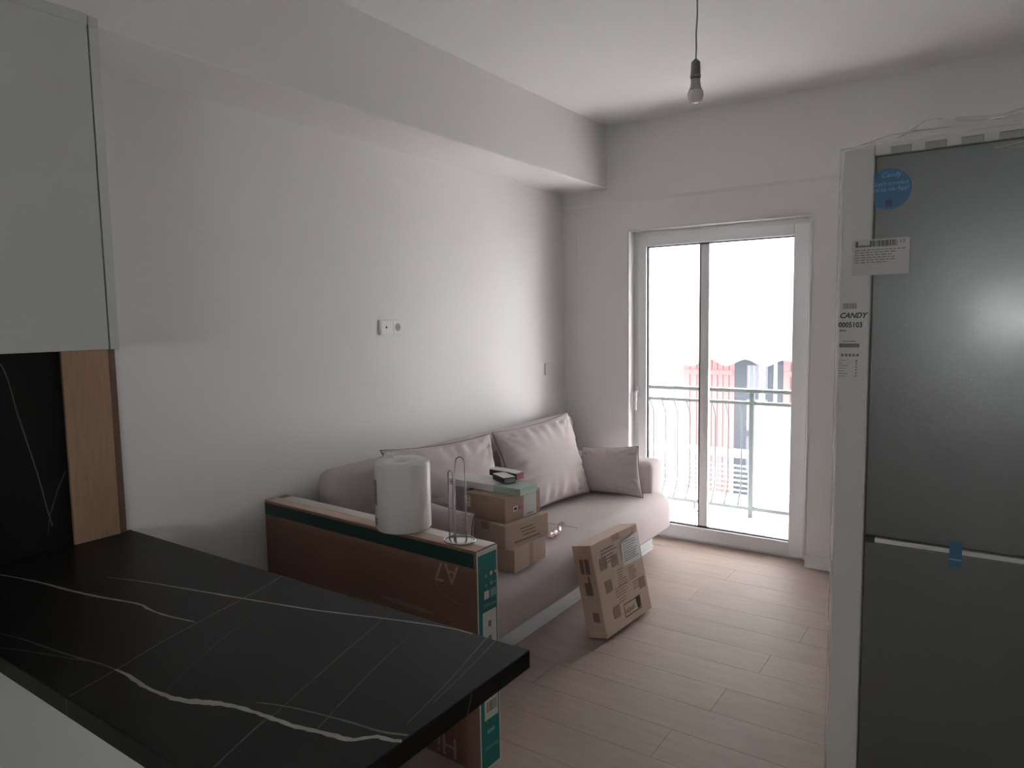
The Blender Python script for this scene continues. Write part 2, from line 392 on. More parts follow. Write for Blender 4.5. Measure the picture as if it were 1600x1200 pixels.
for x in (-0.78, 1.055, 2.28):
    mk('post', bx((x - 0.016, RY - 0.012, -0.022), (x + 0.016, RY + 0.022, 0.93), 0.002), m_rail, rl)
for x in (0.62,):
    mk('foot', bx((x - 0.006, RY, -0.022), (x + 0.006, RY + 0.012, 0.036)), m_rail, rl)
for i in range(-9, 8):
    x = 0.342 + i * 0.1025
    if x > 1.0 or x < -0.72: continue
    q = RY + 0.005
    mk('baluster', tube([(x, q, 0.836), (x, q + .012, .825), (x, q + .075, .745), (x, q + .085, .70), (x, q + .085, .22), (x, q + .075, .17), (x, q + .01, .07), (x, q, .058)], 0.0055, 6), m_rail, rl, smooth=True)
bm = nb(); bm.faces.new([bm.verts.new(p) for p in ((1.078, RY + .004, .062), (2.262, RY + .004, .062), (2.262, RY + .004, .832), (1.078, RY + .004, .832))])
mk('privacy_board', bm, m_board, rl, label='white board filling the railing')

# ------------------------------------------------------------------ house across the street
FB = 12.6
hs = thing('apartment_building', 'sunlit white house across the street with red shutters and a cream awning', 'building', (0, FB, -4))
mk('wall', bx((-9, FB, -4), (7, FB + 0.4, 10)), m_stucco, hs)
def shutter(x0, x1, n, m, z0=-1.72, z1=1.02):
    s = mk('shutter', bx((x0, FB - 0.03, z0), (x1, FB - 0.004, z1)), m_redd if m is m_red else m_yel, hs)
    w = (x1 - x0) / n
    for i in range(n):
        mk('board', bx((x0 + i * w + .006, FB - 0.05, z0), (x0 + (i + 1) * w - .006, FB - 0.03, z1), 0.003, 1), m, s)
    for z in (z0 + .78, z0 + 2.2):
        mk('cross_rail', bx((x0 + .02, FB - 0.065, z - .045), (x1 - .02, FB - 0.05, z + .045), 0.003, 1), m, s)
shutter(-2.95, -2.42, 5, m_yel); shutter(-2.24, -1.84, 3, m_red); shutter(-1.80, -1.275, 5, m_red)
shutter(-0.45, 0.06, 4, m_red); shutter(-4.6, -4.1, 4, m_red); shutter(1.6, 2.1, 4, m_red)
bd = mk('balcony_door', bx((-1.275, FB - 0.045, -1.72), (-0.62, FB - 0.004, 1.02)), m_bdoor, hs, label='dark grey glazed balcony door')
for x0, x1, z0, z1 in ((-1.06, -0.70, 0.12, 0.62), (-1.06, -0.70, -0.55, 0.02), (-1.06, -0.70, -1.3, -0.65)):
    mk('pane', bx((x0, FB - 0.052, z0), (x1, FB - 0.045, z1)), m_bglass, bd)
for k in range(4):
    x = -1.03 + k * 0.09
    mk('pane_reflection', tube([(x, FB - .054, .13), (x + .012, FB - .054, .38), (x, FB - .054, .61)], 0.008, 6), m_stucco, bd)  # pale streaks painting the reflection in the door's glass
mk('post', bx((-0.62, FB - 0.9, -1.75), (-0.545, FB - 0.82, 1.1), 0.004), m_wrail, hs)
mk('side_panel', bx((-0.545, FB - 0.04, -1.72), (-0.45, FB - 0.004, 1.02)), m_bdoor, hs)
# awning: sloping cloth and a scalloped valance
bm = nb(); NX = 90; top = []; bot = []
for i in range(NX + 1):
    x = -3.2 + i * 3.6 / NX; ph = (x + 0.51) / 0.62 * 2 * pi
    zb = 0.725 - 0.055 * cos(ph) - (0.0 if x > -1.6 else 0.02)
    top.append((x, 1.07)); bot.append((x, zb))
fr_ = [[bm.verts.new((x, yy, z)) for (x, z) in L] for L, yy in ((top, 11.6), (bot, 11.6), (bot, 11.61), (top, 11.61))]
for i in range(NX):
    for a in range(4): bm.faces.new((fr_[a][i], fr_[a][i + 1], fr_[(a + 1) % 4][i + 1], fr_[(a + 1) % 4][i]))
mk('valance', bm, m_awn, hs)
bm = nb()
vs = [bm.verts.new(p) for p in ((-3.2, 11.6, 1.07), (0.4, 11.6, 1.07), (0.4, FB - .01, 1.75), (-3.2, FB - .01, 1.75), (-3.2, 11.6, 1.085), (0.4, 11.6, 1.085), (0.4, FB - .01, 1.765), (-3.2, FB - .01, 1.765))]
for f in ((0, 3, 2, 1), (4, 5, 6, 7), (0, 1, 5, 4), (1, 2, 6, 5), (2, 3, 7, 6), (3, 0, 4, 7)): bm.faces.new([vs[i] for i in f])
mk('awning_cloth', bm, mat('awning_white', (0.85, 0.83, 0.80), 0.85), hs)
bl = mk('balcony', bx((-6, 11.45, -1.95), (2.5, FB - .01, -1.76)), m_stucco, hs)
mk('railing_top', bx((-6, 11.58, -0.86), (2.5, 11.64, -0.72)), m_wrail, bl)
for k in range(9):
    z = -1.00 - k * 0.083
    mk('railing_bar', bx((-6, 11.60, z - .012), (2.5, 11.62, z + .012)), m_wrail, bl)
for k in range(30):
    x = -5.95 + k * 0.29
    mk('railing_upright', bx((x - .02, 11.595, -1.76), (x + .02, 11.625, -0.86)), m_wrail, bl)
struct('ground', bx((-12, WT - 0.3, -4.2), (12, 16, -4.0)), m_asph)

# ------------------------------------------------------------------ kitchen
CT, CB = 0.774, 0.734
bm = nb()
pts = [(0.0, 1.236), (1.702, 1.236), (1.702, 0.580), (0.62, 0.580), (0.62, -1.7), (0.0, -1.7)]
A = [bm.verts.new((x + .001, y, CB)) for x, y in pts]; B = [bm.verts.new((x + .001, y, CT)) for x, y in pts]
bm.faces.new(A); bm.faces.new(B[::-1])
for i in range(6): bm.faces.new((A[i], A[(i + 1) % 6], B[(i + 1) % 6], B[i]))
bmesh.ops.recalc_face_normals(bm, faces=bm.faces)
bevel(bm, 0.0025, 2, lambda e: all(v.co.z > CT - 0.001 for v in e.verts))
ct = thing('countertop', 'black marble-look countertop with pale veins running out as a peninsula', 'countertop', (0.8, 0.9, CB))
mk('slab', bm, m_marble, ct)
TOP = Fr((0, 0, CT), (1, 0, 0), (0, 1, 0))
V = [
 ([(0.129, 0.791), (0.265, 0.822), (0.371, 0.837), (0.489, 0.852), (0.619, 0.881), (0.708, 0.903), (0.758, 0.896), (0.825, 0.897), (0.934, 0.917)], [.006, .007, .006, .009, .008, .006, .007, .005, .003], 0),
 ([(0.423, 0.95), (0.542, 0.99), (0.708, 1.026), (0.863, 1.061), (0.988, 1.089), (1.144, 1.126), (1.312, 1.183), (1.477, 1.228), (1.55, 1.232)], [.002, .004, .005, .007, .006, .005, .006, .005, .005], 0),
 ([(0.855, 1.234), (0.895, 1.117), (0.94, 0.922), (0.975, 0.792), (1.016, 0.687), (1.031, 0.629), (1.045, 0.583)], [.004, .003, .003, .0025, .003, .003, .003], 1),
 ([(0.594, 0.627), (0.686, 0.646), (0.862, 0.666), (0.942, 0.683), (1.01, 0.69)], [.003, .004, .005, .004, .004], 1),
 ([(0.68, 0.597), (0.784, 0.634), (0.884, 0.663), (0.933, 0.68)], [.003, .003, .003, .004], 1),
 ([(1.01, 0.69), (1.058, 0.692), (1.133, 0.686), (1.208, 0.691), (1.252, 0.698), (1.304, 0.726), (1.329, 0.736), (1.406, 0.752), (1.458, 0.756), (1.519, 0.764), (1.572, 0.778), (1.623, 0.788), (1.638, 0.807), (1.653, 0.823), (1.685, 0.826), (1.700, 0.835)],
  [.005, .008, .009, .010, .014, .019, .012, .010, .010, .011, .012, .013, .009, .010, .009, .009], 0),
 ([(1.377, 0.773), (1.427, 0.794), (1.513, 0.814), (1.598, 0.829), (1.656, 0.836), (1.697, 0.854)], [.003, .004, .004, .006, .006, .005], 1),
 ([(1.298, 1.228), (1.374, 0.973), (1.433, 0.795), (1.451, 0.72), (1.478, 0.645), (1.491, 0.613)], [.002, .003, .002, .002, .002, .002], 2),
 ([(1.426, 1.155), (1.471, 0.998), (1.513, 0.871), (1.547, 0.777)], [.001, .002, .002, .003], 2),
 ([(1.588, 1.232), (1.643, 1.022), (1.672, 0.875)], [.003, .002, .002], 2),
 ([(1.613, 1.232), (1.638, 1.121), (1.666, 0.954)], [.003, .0015, .002], 2),
 ([(1.438, 0.753), (1.489, 0.611)], [.002, .002], 1),
 ([(1.022, 1.026), (1.087, 0.863), (1.189, 0.701)], [.001, .0015, .001], 2),
]
for p, w, k in V:
    mk('vein', ribbon(p, w, TOP), (m_vein, m_vein2, m_vein3)[k], ct)
ENDF = Fr((1.7032, 0, 0), (0, 1, 0), (0, 0, 1), (1, 0, 0))
mk('vein', ribbon([(1.028, CT - .001), (1.022, .755), (1.012, CB + .001)], [.004, .003, .003], ENDF), m_vein2, ct)
NEARF = Fr((0, 0.5795, 0), (1, 0, 0), (0, 0, 1), (0, -1, 0))
mk('vein', ribbon([(1.046, CT - .001), (1.043, .755), (1.046, CB + .001)], [.003, .003, .002], NEARF), m_vein3, ct)

bc = thing('peninsula_cabinet', 'grey-white base cabinet under the black peninsula worktop', 'cabinet', (0.8, 0.9, 0))
mk('body', bx((0.62, 0.615, 0.10), (1.36, 1.10, CB)), m_cabin, bc)
mk('back_panel', bx((0.62, 0.590, 0.0), (1.38, 0.612, CB), 0.001, 1), m_cab, bc)
mk('plinth', bx((0.66, 0.66, 0), (1.33, 1.05, 0.10)), m_cab, bc)
b2 = thing('base_cabinet', 'grey-white base cabinet run along the wall under the worktop', 'cabinet', (0.3, -0.5, 0))
mk('body', bx((0.003, -1.7, 0.10), (0.575, 1.10, CB)), m_cabin, b2)
for i in range(4):
    y0 = -1.69 + i * 0.57
    d = mk('door', bx((0.577, y0, 0.105), (0.596, y0 + 0.565, CB - .004), 0.001, 1), m_cab, b2)
mk('plinth', bx((0.003, -1.7, 0), (0.53, 1.08, 0.10)), m_cab, b2)
# splashback and oak end panel on the left wall
sp = thing('splashback', 'black marble-look splashback with thin white veins behind the worktop', 'splashback', (0.006, 0, CT))
mk('panel', bx((0.0005, -1.7, CT), (0.012, 1.044, 1.428)), m_marble, sp)
SPF = Fr((0.012, 0, 0), (0, 1, 0), (0, 0, 1), (1, 0, 0))
for p, w in (([(0.877, 1.39), (0.894, 1.346), (0.909, 1.244), (0.936, 1.119), (0.956, 1.022), (0.975, 0.902), (0.985, 0.853)], .004),
             ([(1.037, 1.027), (1.008, 0.969), (0.98, 0.89)], .0025), ([(0.981, 0.901), (0.97, 0.829)], .002),
             ([(0.6, 1.2), (0.7, 1.0), (0.72, 0.8)], .003), ([(-0.6, 1.2), (-0.3, 1.0), (-0.1, 0.8)], .004)):
    mk('vein', ribbon(p, [w] * len(p), SPF), m_vein2, sp)
ok = thing('oak_panel', 'narrow oak-look panel between black splashback and white wall', 'panel', (0.01, 1.13, CT))
mk('board', bx((0.0005, 1.045, CT), (0.022, 1.192, 1.428), 0.0008, 1), m_oak, ok)
mk('dark_strip', bx((0.0005, 1.192, CT), (0.016, 1.217, 1.428), 0.0008, 1), m_oakd, ok, label='darker strip beside the board')  # narrow strip in a darker oak tone than the board
for nm, y0, y1, lab in (('wall_cabinet', 0.10, 1.070, 'plain grey-white wall cabinet reaching the ceiling beam above the oak panel'), ('wall_cabinet', -1.70, 0.095, 'long grey-white wall cabinet behind the camera side of the kitchen')):
    wc = thing(nm, lab, 'cabinet', (0.17, (y0 + y1) / 2, 1.43))
    mk('carcass', bx((0.002, y0, 1.432), (0.322, y1 - 0.028, BZ - 0.002)), m_cabin, wc)
    mk('side_panel', bx((0.002, y1 - 0.026, 1.430), (0.350, y1, BZ - 0.002), 0.0008, 1), m_cabin, wc)
    mk('side_panel', bx((0.3465, y1 - 0.026, BZ - 0.002), (0.3505, y1, 2.383)), m_cabin, wc)
    mk('door', bx((0.330, y0 + 0.002, 1.430), (0.350, y1 - 0.031, BZ - 0.002), 0.001, 1), m_cab, wc)
    mk('door_top', bx((0.3465, y0 + 0.002, BZ - 0.002), (0.3505, y1 - 0.031, 2.387)), m_cab, wc)
    mk('gap_strip', bx((0.325, y1 - 0.031, 1.430), (0.334, y1 - 0.026, BZ - 0.002)), m_dark, wc)

# ------------------------------------------------------------------ sofa
SY0, SY1, SX = 2.02, 4.20, 0.875
sofa = thing('sofa_bed', 'taupe fabric sofa bed with pale grey base along the white wall', 'sofa', (0.42, 3.1, 0))
base = mk('base', bevel(bx((0.04, SY0 + .04, 0.012), (0.742, SY1 - .02, 0.20)), 0.03, 4, lambda e: abs(e.verts[0].co.z - e.verts[1].co.z) > .1), m_sofabase, sofa)
mk('foot_strip', bevel(bx((0.045, SY0 + .045, 0.0), (0.748, SY1 - .016, 0.020)), 0.03, 4, lambda e: abs(e.verts[0].co.z - e.verts[1].co.z) > .01), m_sofabase, sofa)
mk('front_panel', bx((0.742, SY0 + .1, 0.022), (0.750, 3.90, 0.165), 0.001, 1), m_sofabase, sofa)
mk('front_panel', bx((0.742, 3.93, 0.022), (0.750, SY1 - .06, 0.165), 0.001, 1), m_sofabase, sofa)
mk('panel_gap', bx((0.742, 3.90, 0.022), (0.744, 3.93, 0.165)), m_dark, sofa)
bm = bx((0.10, SY0, 0.165), (SX + .005, SY1, 0.40))
bevel(bm, 0.11, 6, lambda e: abs(e.verts[0].co.z - e.verts[1].co.z) > .1)
bevel(bm, 0.105, 8, lambda e: all(v.co.z > 0.399 for v in e.verts))
bevel(bm, 0.03, 3, lambda e: all(v.co.z < .166 for v in e.verts))
seat = mk('seat', bm, m_fab, sofa, smooth=True)
bm = bx((0.03, SY0 + .01, 0.20), (0.165, SY1 - .01, 0.845)); bevel(bm, 0.06, 6)
mk('backrest', bm, m_fab, sofa, smooth=True)
for y0, y1 in ((SY0, SY0 + .17), (SY1 - .185, SY1 - .005)):
    bm = bx((0.10, y0, 0.30), (0.795, y1, 0.597)); bevel(bm, 0.035, 5)
    mk('armrest', bm, m_fab, sofa, smooth=True)
# seam across the mattress
mk('seam', tube([(0.50, 3.14, 0.4002), (0.62, 3.15, 0.4002), (0.76, 3.15, 0.4000)], 0.0014, 6), m_fabd, sofa)

def pillow(name, label, cs, th, cat='cushion', group=None, N=56, seed=0, pinch=.07, wr=1.0, flip=1):
    """a knife-edge cushion through four world corners cs: bottom-left, bottom-right, top-right, top-left"""
    bl_, br_, tr_, tl_ = [Vector(c) for c in cs]
    n = ((br_ - bl_).cross(tl_ - bl_) + (tl_ - tr_).cross(br_ - tr_)).normalized() * flip
    c = (bl_ + br_ + tr_ + tl_) / 4
    t = thing(name, label, cat, (c.x, c.y, min(v.z for v in (bl_, br_))), group=group)
    def P(u, v, s):
        pu = u * (1 - pinch * (1 - v * v) ** 1.0); pv = v * (1 - pinch * (1 - u * u) ** 1.0)
        a = (pu + 1) / 2; b = (pv + 1) / 2
        q = bl_ * (1 - a) * (1 - b) + br_ * a * (1 - b) + tr_ * a * b + tl_ * (1 - a) * b
        e = max(0, (1 - u * u)) * max(0, (1 - v * v))
        h = th / 2 * e ** 0.42 * (1 + 0.06 * noise.noise(Vector((u * 1.5 + seed, v * 1.5, 3 + s))))
        # pulled folds running in from the edges and the corners
        ed = max(abs(u), abs(v)) ** 3 * min(1, (1 - max(abs(u), abs(v))) * 7)
        w = 0
        for k, (cu, cv) in enumerate(((-1, 1), (1, 1), (1, -1), (-1, -1))):
            du, dv = u - cu, v - cv; ang = math.atan2(dv, du); rr = math.hypot(du, dv)
            w += sin(ang * 15 + k * 2 + seed) * math.exp(-(rr / 0.62) ** 2) * min(1, rr * 4) * .9
        f = noise.noise(Vector((u * 6 + seed * 3, 7 * seed, s))) * ed if abs(v) > abs(u) else noise.noise(Vector((v * 6 + seed * 3, 5 + 7 * seed, s))) * ed
        h += wr * (0.0030 * w + 0.016 * f + 0.0022 * sin((u if abs(v) > abs(u) else v) * 26 + 3 * noise.noise(Vector((u * 3, v * 3, seed)))) * max(0, max(abs(u), abs(v)) - .55) * 2.2) * min(1, e * 7)
        return q + n * h * s
    bm = nb()
    for s in (1, -1):
        g_ = [[bm.verts.new(P(sin(pi / 2 * (-1 + 2 * i / N)), sin(pi / 2 * (-1 + 2 * j / N)), s)) for i in range(N + 1)] for j in range(N + 1)]
        for j in range(N):
            for i in range(N): bm.faces.new((g_[j][i], g_[j][i + 1], g_[j + 1][i + 1], g_[j + 1][i]))
    bmesh.ops.remove_doubles(bm, verts=bm.verts, dist=1e-5)
    mk('cover', bm, m_cush, t, smooth=True)
    ring = [(-1 + 2 * i / 24, -1) for i in range(24)] + [(1, -1 + 2 * i / 24) for i in range(24)] + [(1 - 2 * i / 24, 1) for i in range(24)] + [(-1, 1 - 2 * i / 24) for i in range(24)]
    mk('piping', tube([P(u, v, 1) for u, v in ring], 0.0032, 6, closed=True), m_fabd, t, smooth=True)
    return t
pillow('back_cushion', 'big taupe back cushion nearest the balcony door, leaning on the sofa backrest',
       [(0.42, 3.07, 0.415), (0.475, 3.80, 0.415), (0.262, 3.90, 0.893), (0.255, 3.085, 0.876)], 0.20, seed=1, group='sofa back cushions', pinch=.085, wr=1.7)
pillow('back_cushion', 'big taupe back cushion behind the boxes and the paper roll',
       [(0.36, 2.36, 0.425), (0.40, 3.02, 0.425), (0.26, 3.055, 0.876), (0.25, 2.235, 0.918)], 0.15, seed=2, group='sofa back cushions', pinch=.085, wr=2.4)
pillow('throw_pillow', 'small square taupe pillow propped against the armrest by the balcony door',
       [(0.36, 3.83, 0.41), (0.80, 3.885, 0.405), (0.735, 3.955, 0.705), (0.32, 4.00, 0.655)], 0.12, seed=3, pinch=.06, wr=1.8)
pillow('throw_pillow', 'small taupe pillow slumped behind the wire roll holder',
       [(0.40, 2.25, 0.60), (0.775, 2.25, 0.53), (0.735, 2.30, 0.680), (0.37, 2.33, 0.70)], 0.13, seed=4, pinch=.12, wr=.5)

# ------------------------------------------------------------------ tall TV carton standing on the floor
e1 = Vector((-1.168, 0.058, 0)).normalized(); e2 = Vector((-e1.y, e1.x, 0)) * -1
TVO = Vector((1.178, 1.730, 0)); TL, TD, TH = 1.168, 0.106, 0.758
tvf = Fr(TVO, e1, e2)
tv = thing('television_carton', 'long brown television carton with teal end, standing on edge before the sofa', 'box', TVO)
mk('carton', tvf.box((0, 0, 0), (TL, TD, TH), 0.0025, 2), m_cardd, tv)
mk('green_band', tvf.box((0.012, -0.0008, 0.700), (TL - .002, 0.001, 0.748)), m_green, tv, label='dark green band')
mk('top_flap', tvf.box((0.004, 0.002, TH - .001), (TL - .01, 0.056, TH + .0015)), m_card2, tv)
mk('tape', tvf.box((0.004, 0.050, TH), (TL - .05, TD - .003, TH + .0025)), m_tape, tv, label='pale tape along the top')
FRT = Fr(tvf.p(0, -0.0012, 0), e1, (0, 0, -1), -e2)      # upside-down lettering: runs away from the teal end
text('lettering', 'A7', 0.095, Fr(tvf.p(0.078, -0.0010, 0.692), e1, (0, 0, -1), -e2), m_printl, tv)
text('lettering', 'Hisense', 0.105, Fr(tvf.p(0.100, -0.0010, 0.085), e1, (0, 0, -1), -e2), m_printl, tv)
mk('print_row', ribbon([(0.20, .505), (0.46, .505)], [.018, .018], Fr(tvf.p(0, -0.0010, 0), e1, (0, 0, 1), -e2), jit=0), m_inkl, tv)
FN = Fr(tvf.p(0, -0.0012, 0), e1, (0, 0, 1), -e2)
mk('print_line', ribbon([(0.055, .565), (0.13, .575), (0.165, .592), (0.180, .615), (0.185, .69)], [.003] * 5, FN, jit=0), m_inkl, tv)
mk('print_line', ribbon([(0.03, .47), (1.10, .47)], [.004, .004], FN, jit=0), m_inkl, tv)
mk('print_line', ribbon([(0.03, .453), (1.10, .453)], [.002, .002], FN, jit=0), m_inkl, tv)
EN = Fr(TVO, e2, (0, 0, 1), -e1)                         # the end face: a = depth, b = up, c = outwards
def endp(nm, y0, z0, y1, z1, m, h=.0006, lab=None):
    bm = bx((y0, z0, 0), (y1, z1, h)); bmesh.ops.transform(bm, matrix=EN.m(), verts=bm.verts); return mk(nm, bm, m, tv, label=lab)
endp('end_print', .0, .0, TD, TH - .002, m_label, .0004, 'pale border of the end')
endp('end_print', .006, .008, TD - .006, TH - .018, m_teal, .0008, 'teal end of the carton')
endp('label_sheet', .024, .175, .094, .545, m_label, .0014, 'white label on the end')
for (y, z, s, mm) in ((.045, .665, .014, m_tealw), (.072, .668, .016, m_white), (.094, .668, .010, m_white), (.072, .635, .015, m_tealw), (.045, .632, .012, m_tealw), (.092, .634, .008, m_tealw)):
    bm = lathe([(0, 0), (s / 2, 0), (s / 2 * .6, .0006), (0, .0006)], (0, 0, 0), 6)
    bmesh.ops.transform(bm, matrix=EN.m() @ Matrix.Translation((y, z, .0008)), verts=bm.verts); mk('pictogram', bm, mm, tv)
endp('pictogram', .034, .588, .058, .615, m_white, .0014); endp('pictogram', .064, .588, .096, .615, m_tealw, .0014)
text('lettering', 'Hisense', .020, Fr(EN.p(.030, .560, .0009), e2, (0, 0, 1), -e1), m_tealw, tv)
text('lettering', 'Hisense', .022, Fr(EN.p(.024, .070, .0009), e2, (0, 0, 1), -e1), m_tealw, tv)
endp('print_row', .036, .125, .074, .138, m_tealw, .0014)
for i in range(14):
    w = R.choice((.0012, .0022, .003)); endp('barcode_bar', .034 + i * .004, .20, .034 + i * .004 + w * .6, .235, m_inkb, .0018)
for i in range(6): endp('print_row', .034, .30 + i * .018, .034 + R.uniform(.03, .05), .304 + i * .018, m_inkg, .0018)
endp('pictogram', .050, .43, .068, .46, m_inkg, .0018); endp('pictogram', .052, .49, .066, .51, m_inkg, .0018)

# paper towel roll
rc = Vector((0.792, 1.806, TH + .0025)); rr, rh = 0.099, 0.245
ro_ = thing('paper_towel_roll', 'fat white paper towel roll wrapped in film on the television carton', 'paper roll', rc)
mk('roll', lathe([(0.020, .012), (0.020, 0.0), (rr - .006, 0), (rr, .006), (rr, rh - .008), (rr - .008, rh), (0.024, rh - .004), (0.020, rh - .03), (0.020, rh * .3)], rc, 56), m_rollp, ro_, smooth=False)
ro_.children[0].data.shade_smooth()
mk('core', lathe([(0.0195, rh - .10), (0.0195, rh - .012), (0.0175, rh - .012), (0.0175, rh - .10)], rc, 24), m_card2, ro_)
# gathered film ends standing on top
bm = nb()
for k in range(3):
    a0 = 2.5 + k * .5; pts = []
    rows = []
    for i in range(8):
        t = i / 7; q = rc + Vector((cos(a0) * (.045 - .035 * t) - .012, -.02 + sin(a0) * (.02 - .015 * t), rh + .001 + .030 * sin(t * 2.2 + .1 * k)))
        w = .010 + .010 * t
        rows.append([bm.verts.new(q + Vector((w * (s - 1) * .8, w * (s - 1) * .5, .004 * sin(s * 3 + i + k)))) for s in range(3)])
    for A_, B_ in zip(rows, rows[1:]):
        for s in range(2): bm.faces.new((A_[s], A_[s + 1], B_[s + 1], B_[s]))
mk('film_twist', bm, mat('film_white', (0.85, 0.83, 0.82), 0.2), ro_, smooth=True)
mk('film_wrap', lathe([(rr + .0012, .002), (rr + .0016, .03), (rr + .0012, rh * .5), (rr + .0016, rh - .02), (rr + .0010, rh - .006)], rc, 56), m_film, ro_, smooth=True)
def arc_panel(c, r, a0, a1, z0, z1, n=8):
    bm = nb(); rows = [[bm.verts.new((c[0] + r * cos(a0 + (a1 - a0) * i / n), c[1] + r * sin(a0 + (a1 - a0) * i / n), c[2] + z)) for z in (z0, z1)] for i in range(n + 1)]
    for A_, B_ in zip(rows, rows[1:]): bm.faces.new((A_[0], B_[0], B_[1], A_[1]))
    return bm
mk('print_patch', arc_panel(rc, rr + .0006, radians(230), radians(249), .095, .185), mat('roll_print_blue', (0.16, 0.20, 0.23), 0.5), ro_, label='blue-grey print on the wrap')
mk('print_patch', arc_panel(rc, rr + .0006, radians(228), radians(247), .022, .048), m_inkg, ro_, label='dark print on the wrap')

# wire holder
hc = Vector((1.066, 1.786, TH + .0025)); 
hl = thing('wire_roll_holder', 'empty chrome wire paper roll holder at the end of the television carton', 'holder', hc)
circ = [hc + Vector((.055 * cos(t), .046 * sin(t), .004)) for t in [2 * pi * i / 36 for i in range(36)]]
mk('base_ring', tube(circ, .0028, 8, closed=True), m_chrome, hl, smooth=True)
mk('base_plate', lathe([(0, .001), (.048, .001), (.050, .003), (.047, .0045), (0, .005)], hc + Vector((0, 0, 0)), 40), m_chrome, hl, smooth=True)
for pv in (ro_,): pass
def loop(x0, x1, zt, y, dy=0):
    w = (x1 - x0) / 2; c = (x0 + x1) / 2; pts = [(x0, y, .004)] + [(x0, y, .004 + (zt - w) * k / 6) for k in range(1, 6)]
    pts += [(c - w * cos(pi * k / 12), y + dy, zt - w + w * sin(pi * k / 12)) for k in range(13)]
    pts += [(x1, y + dy, .004 + (zt - w) * k / 6) for k in range(5, 0, -1)] + [(x1, y + dy, .004)]
    return [hc + Vector(p) for p in pts]
mk('inner_loop', tube(loop(-.018, .022, .285, 0, .008), .0026, 8), m_chrome, hl, smooth=True)
mk('side_arm', tube(loop(-.034, -.014, .240, -.012), .0026, 8), m_chrome, hl, smooth=True)

# ------------------------------------------------------------------ stack of cartons on the sofa
SZ = 0.402
def rot(a): a = radians(a); return Vector((cos(a), sin(a), 0)), Vector((-sin(a), cos(a), 0))
def carton(name, label, o, ang, w, d, h, m, group=None, tape_dir=1, tapes=True, marks=0, lean=None):
    a, b = rot(ang) if lean is None else lean[:2]; c = Vector((0, 0, 1)) if lean is None else lean[2]
    f = Fr(o, a, b, c)
    t = thing(name, label, 'box', f.p(w / 2, d / 2, 0), group=group)
    bm = f.box((0, 0, 0), (w, d, h), 0.003, 2); mk('carton', bm, m, t)
    if tapes:
        mk('tape', join(f.box((-.0005, d / 2 - .024, h - .03), (w + .0005, d / 2 + .024, h + .0006))), m_tapeb, t)
        mk('flap_seam', f.box((.004, d / 2 - .0008, h + .0004), (w - .004, d / 2 + .0008, h + .0010)), m_ink, t)
    return t, f
# e1 runs towards the window, e2 towards the wall; the near face (toward the peninsula) is spanned by e2 and z
tb, fb = carton('cardboard_box', 'lowest and smallest carton of the stack on the sofa', (0.850, 2.421, SZ), 90, .257, .230, .102, m_card2, 'cartons stacked on the sofa')
mk('tape_tab', fb.box((.118, -.0006, .0), (.150, .001, .102)), m_card, tb)
tm_, fm = carton('cardboard_box', 'middle carton of the stack on the sofa, the widest one', (0.813, 2.405, SZ + .1025), 82.9, .299, .235, .104, m_card2, 'cartons stacked on the sofa')
for i in range(3):
    mk('print_row', fm.box((.10 + .01 * i, -.0008, .068 - i * .016), (.19 + .012 * i, .0, .074 - i * .016)), m_inkl, tm_)
mk('print_row', fm.box((.06, -.0008, .014), (.24, .0, .022)), m_inkl, tm_)
tt, ft = carton('cardboard_box', 'upper carton of the stack with a white label on its side', (0.793, 2.436, SZ + .207), 84.8, .254, .232, .112, m_card, 'cartons stacked on the sofa')
mk('label_sheet', join(ft.box((.128, -.001, .002), (.222, .0, .110)), ft.box((.128, -.001, .110), (.222, .02, .1125))), m_label, tt, label='white label folded over the edge')
mk('print_row', ft.box((.150, -.0014, .012), (.195, -.0008, .016)), m_inkg, tt)
mk('pictogram', ft.box((.055, -.0012, .042), (.088, .0, .066)), m_label, tt); mk('pictogram', ft.box((.062, -.0016, .048), (.080, -.001, .060)), m_ink, tt)
mk('pictogram', ft.box((.092, -.0012, .045), (.118, .0, .062)), m_pink, tt)
mk('pictogram', join(ft.box((-.001, .205, .045), (.0, .230, .095))), m_label, tt)
for dz in (.055, .070, .085): mk('pictogram', ft.box((-.0016, .212 + R.uniform(0, .008), dz), (-.0006, .220, dz + .007)), m_inkb, tt)
# flat sage and white carton
fg = Fr((0.829, 2.505, SZ + .320), *rot(88.8))
tg = thing('flat_carton', 'long flat carton, white turning sage green, lying on top of the stack', 'box', fg.p(.068, .209, 0))
mk('green_half', fg.box((0, 0, 0), (.136, .150, .032), .0015, 1), m_tealb, tg, label='sage green half')
mk('white_half', fg.box((0, .150, 0), (.136, .418, .032), .0015, 1), m_whbox, tg, label='white half')
mk('print_mark', fg.box((-.0008, .385, .016), (0, .402, .021)), m_inkb, tg)
# pale upright carton behind
fu = Fr((0.535, 2.520, SZ), *rot(89))
tu = thing('upright_carton', 'pale grey upright carton behind the stack, under the white carton end', 'box', fu.p(.09, .07, 0))
mk('carton', fu.box((0, 0, 0), (.12, .090, .317), .003, 2), m_grbox, tu)
mk('flap_seam', fu.box((.004,   .044, .317), (.116, .046, .3176)), m_inkg, tu)
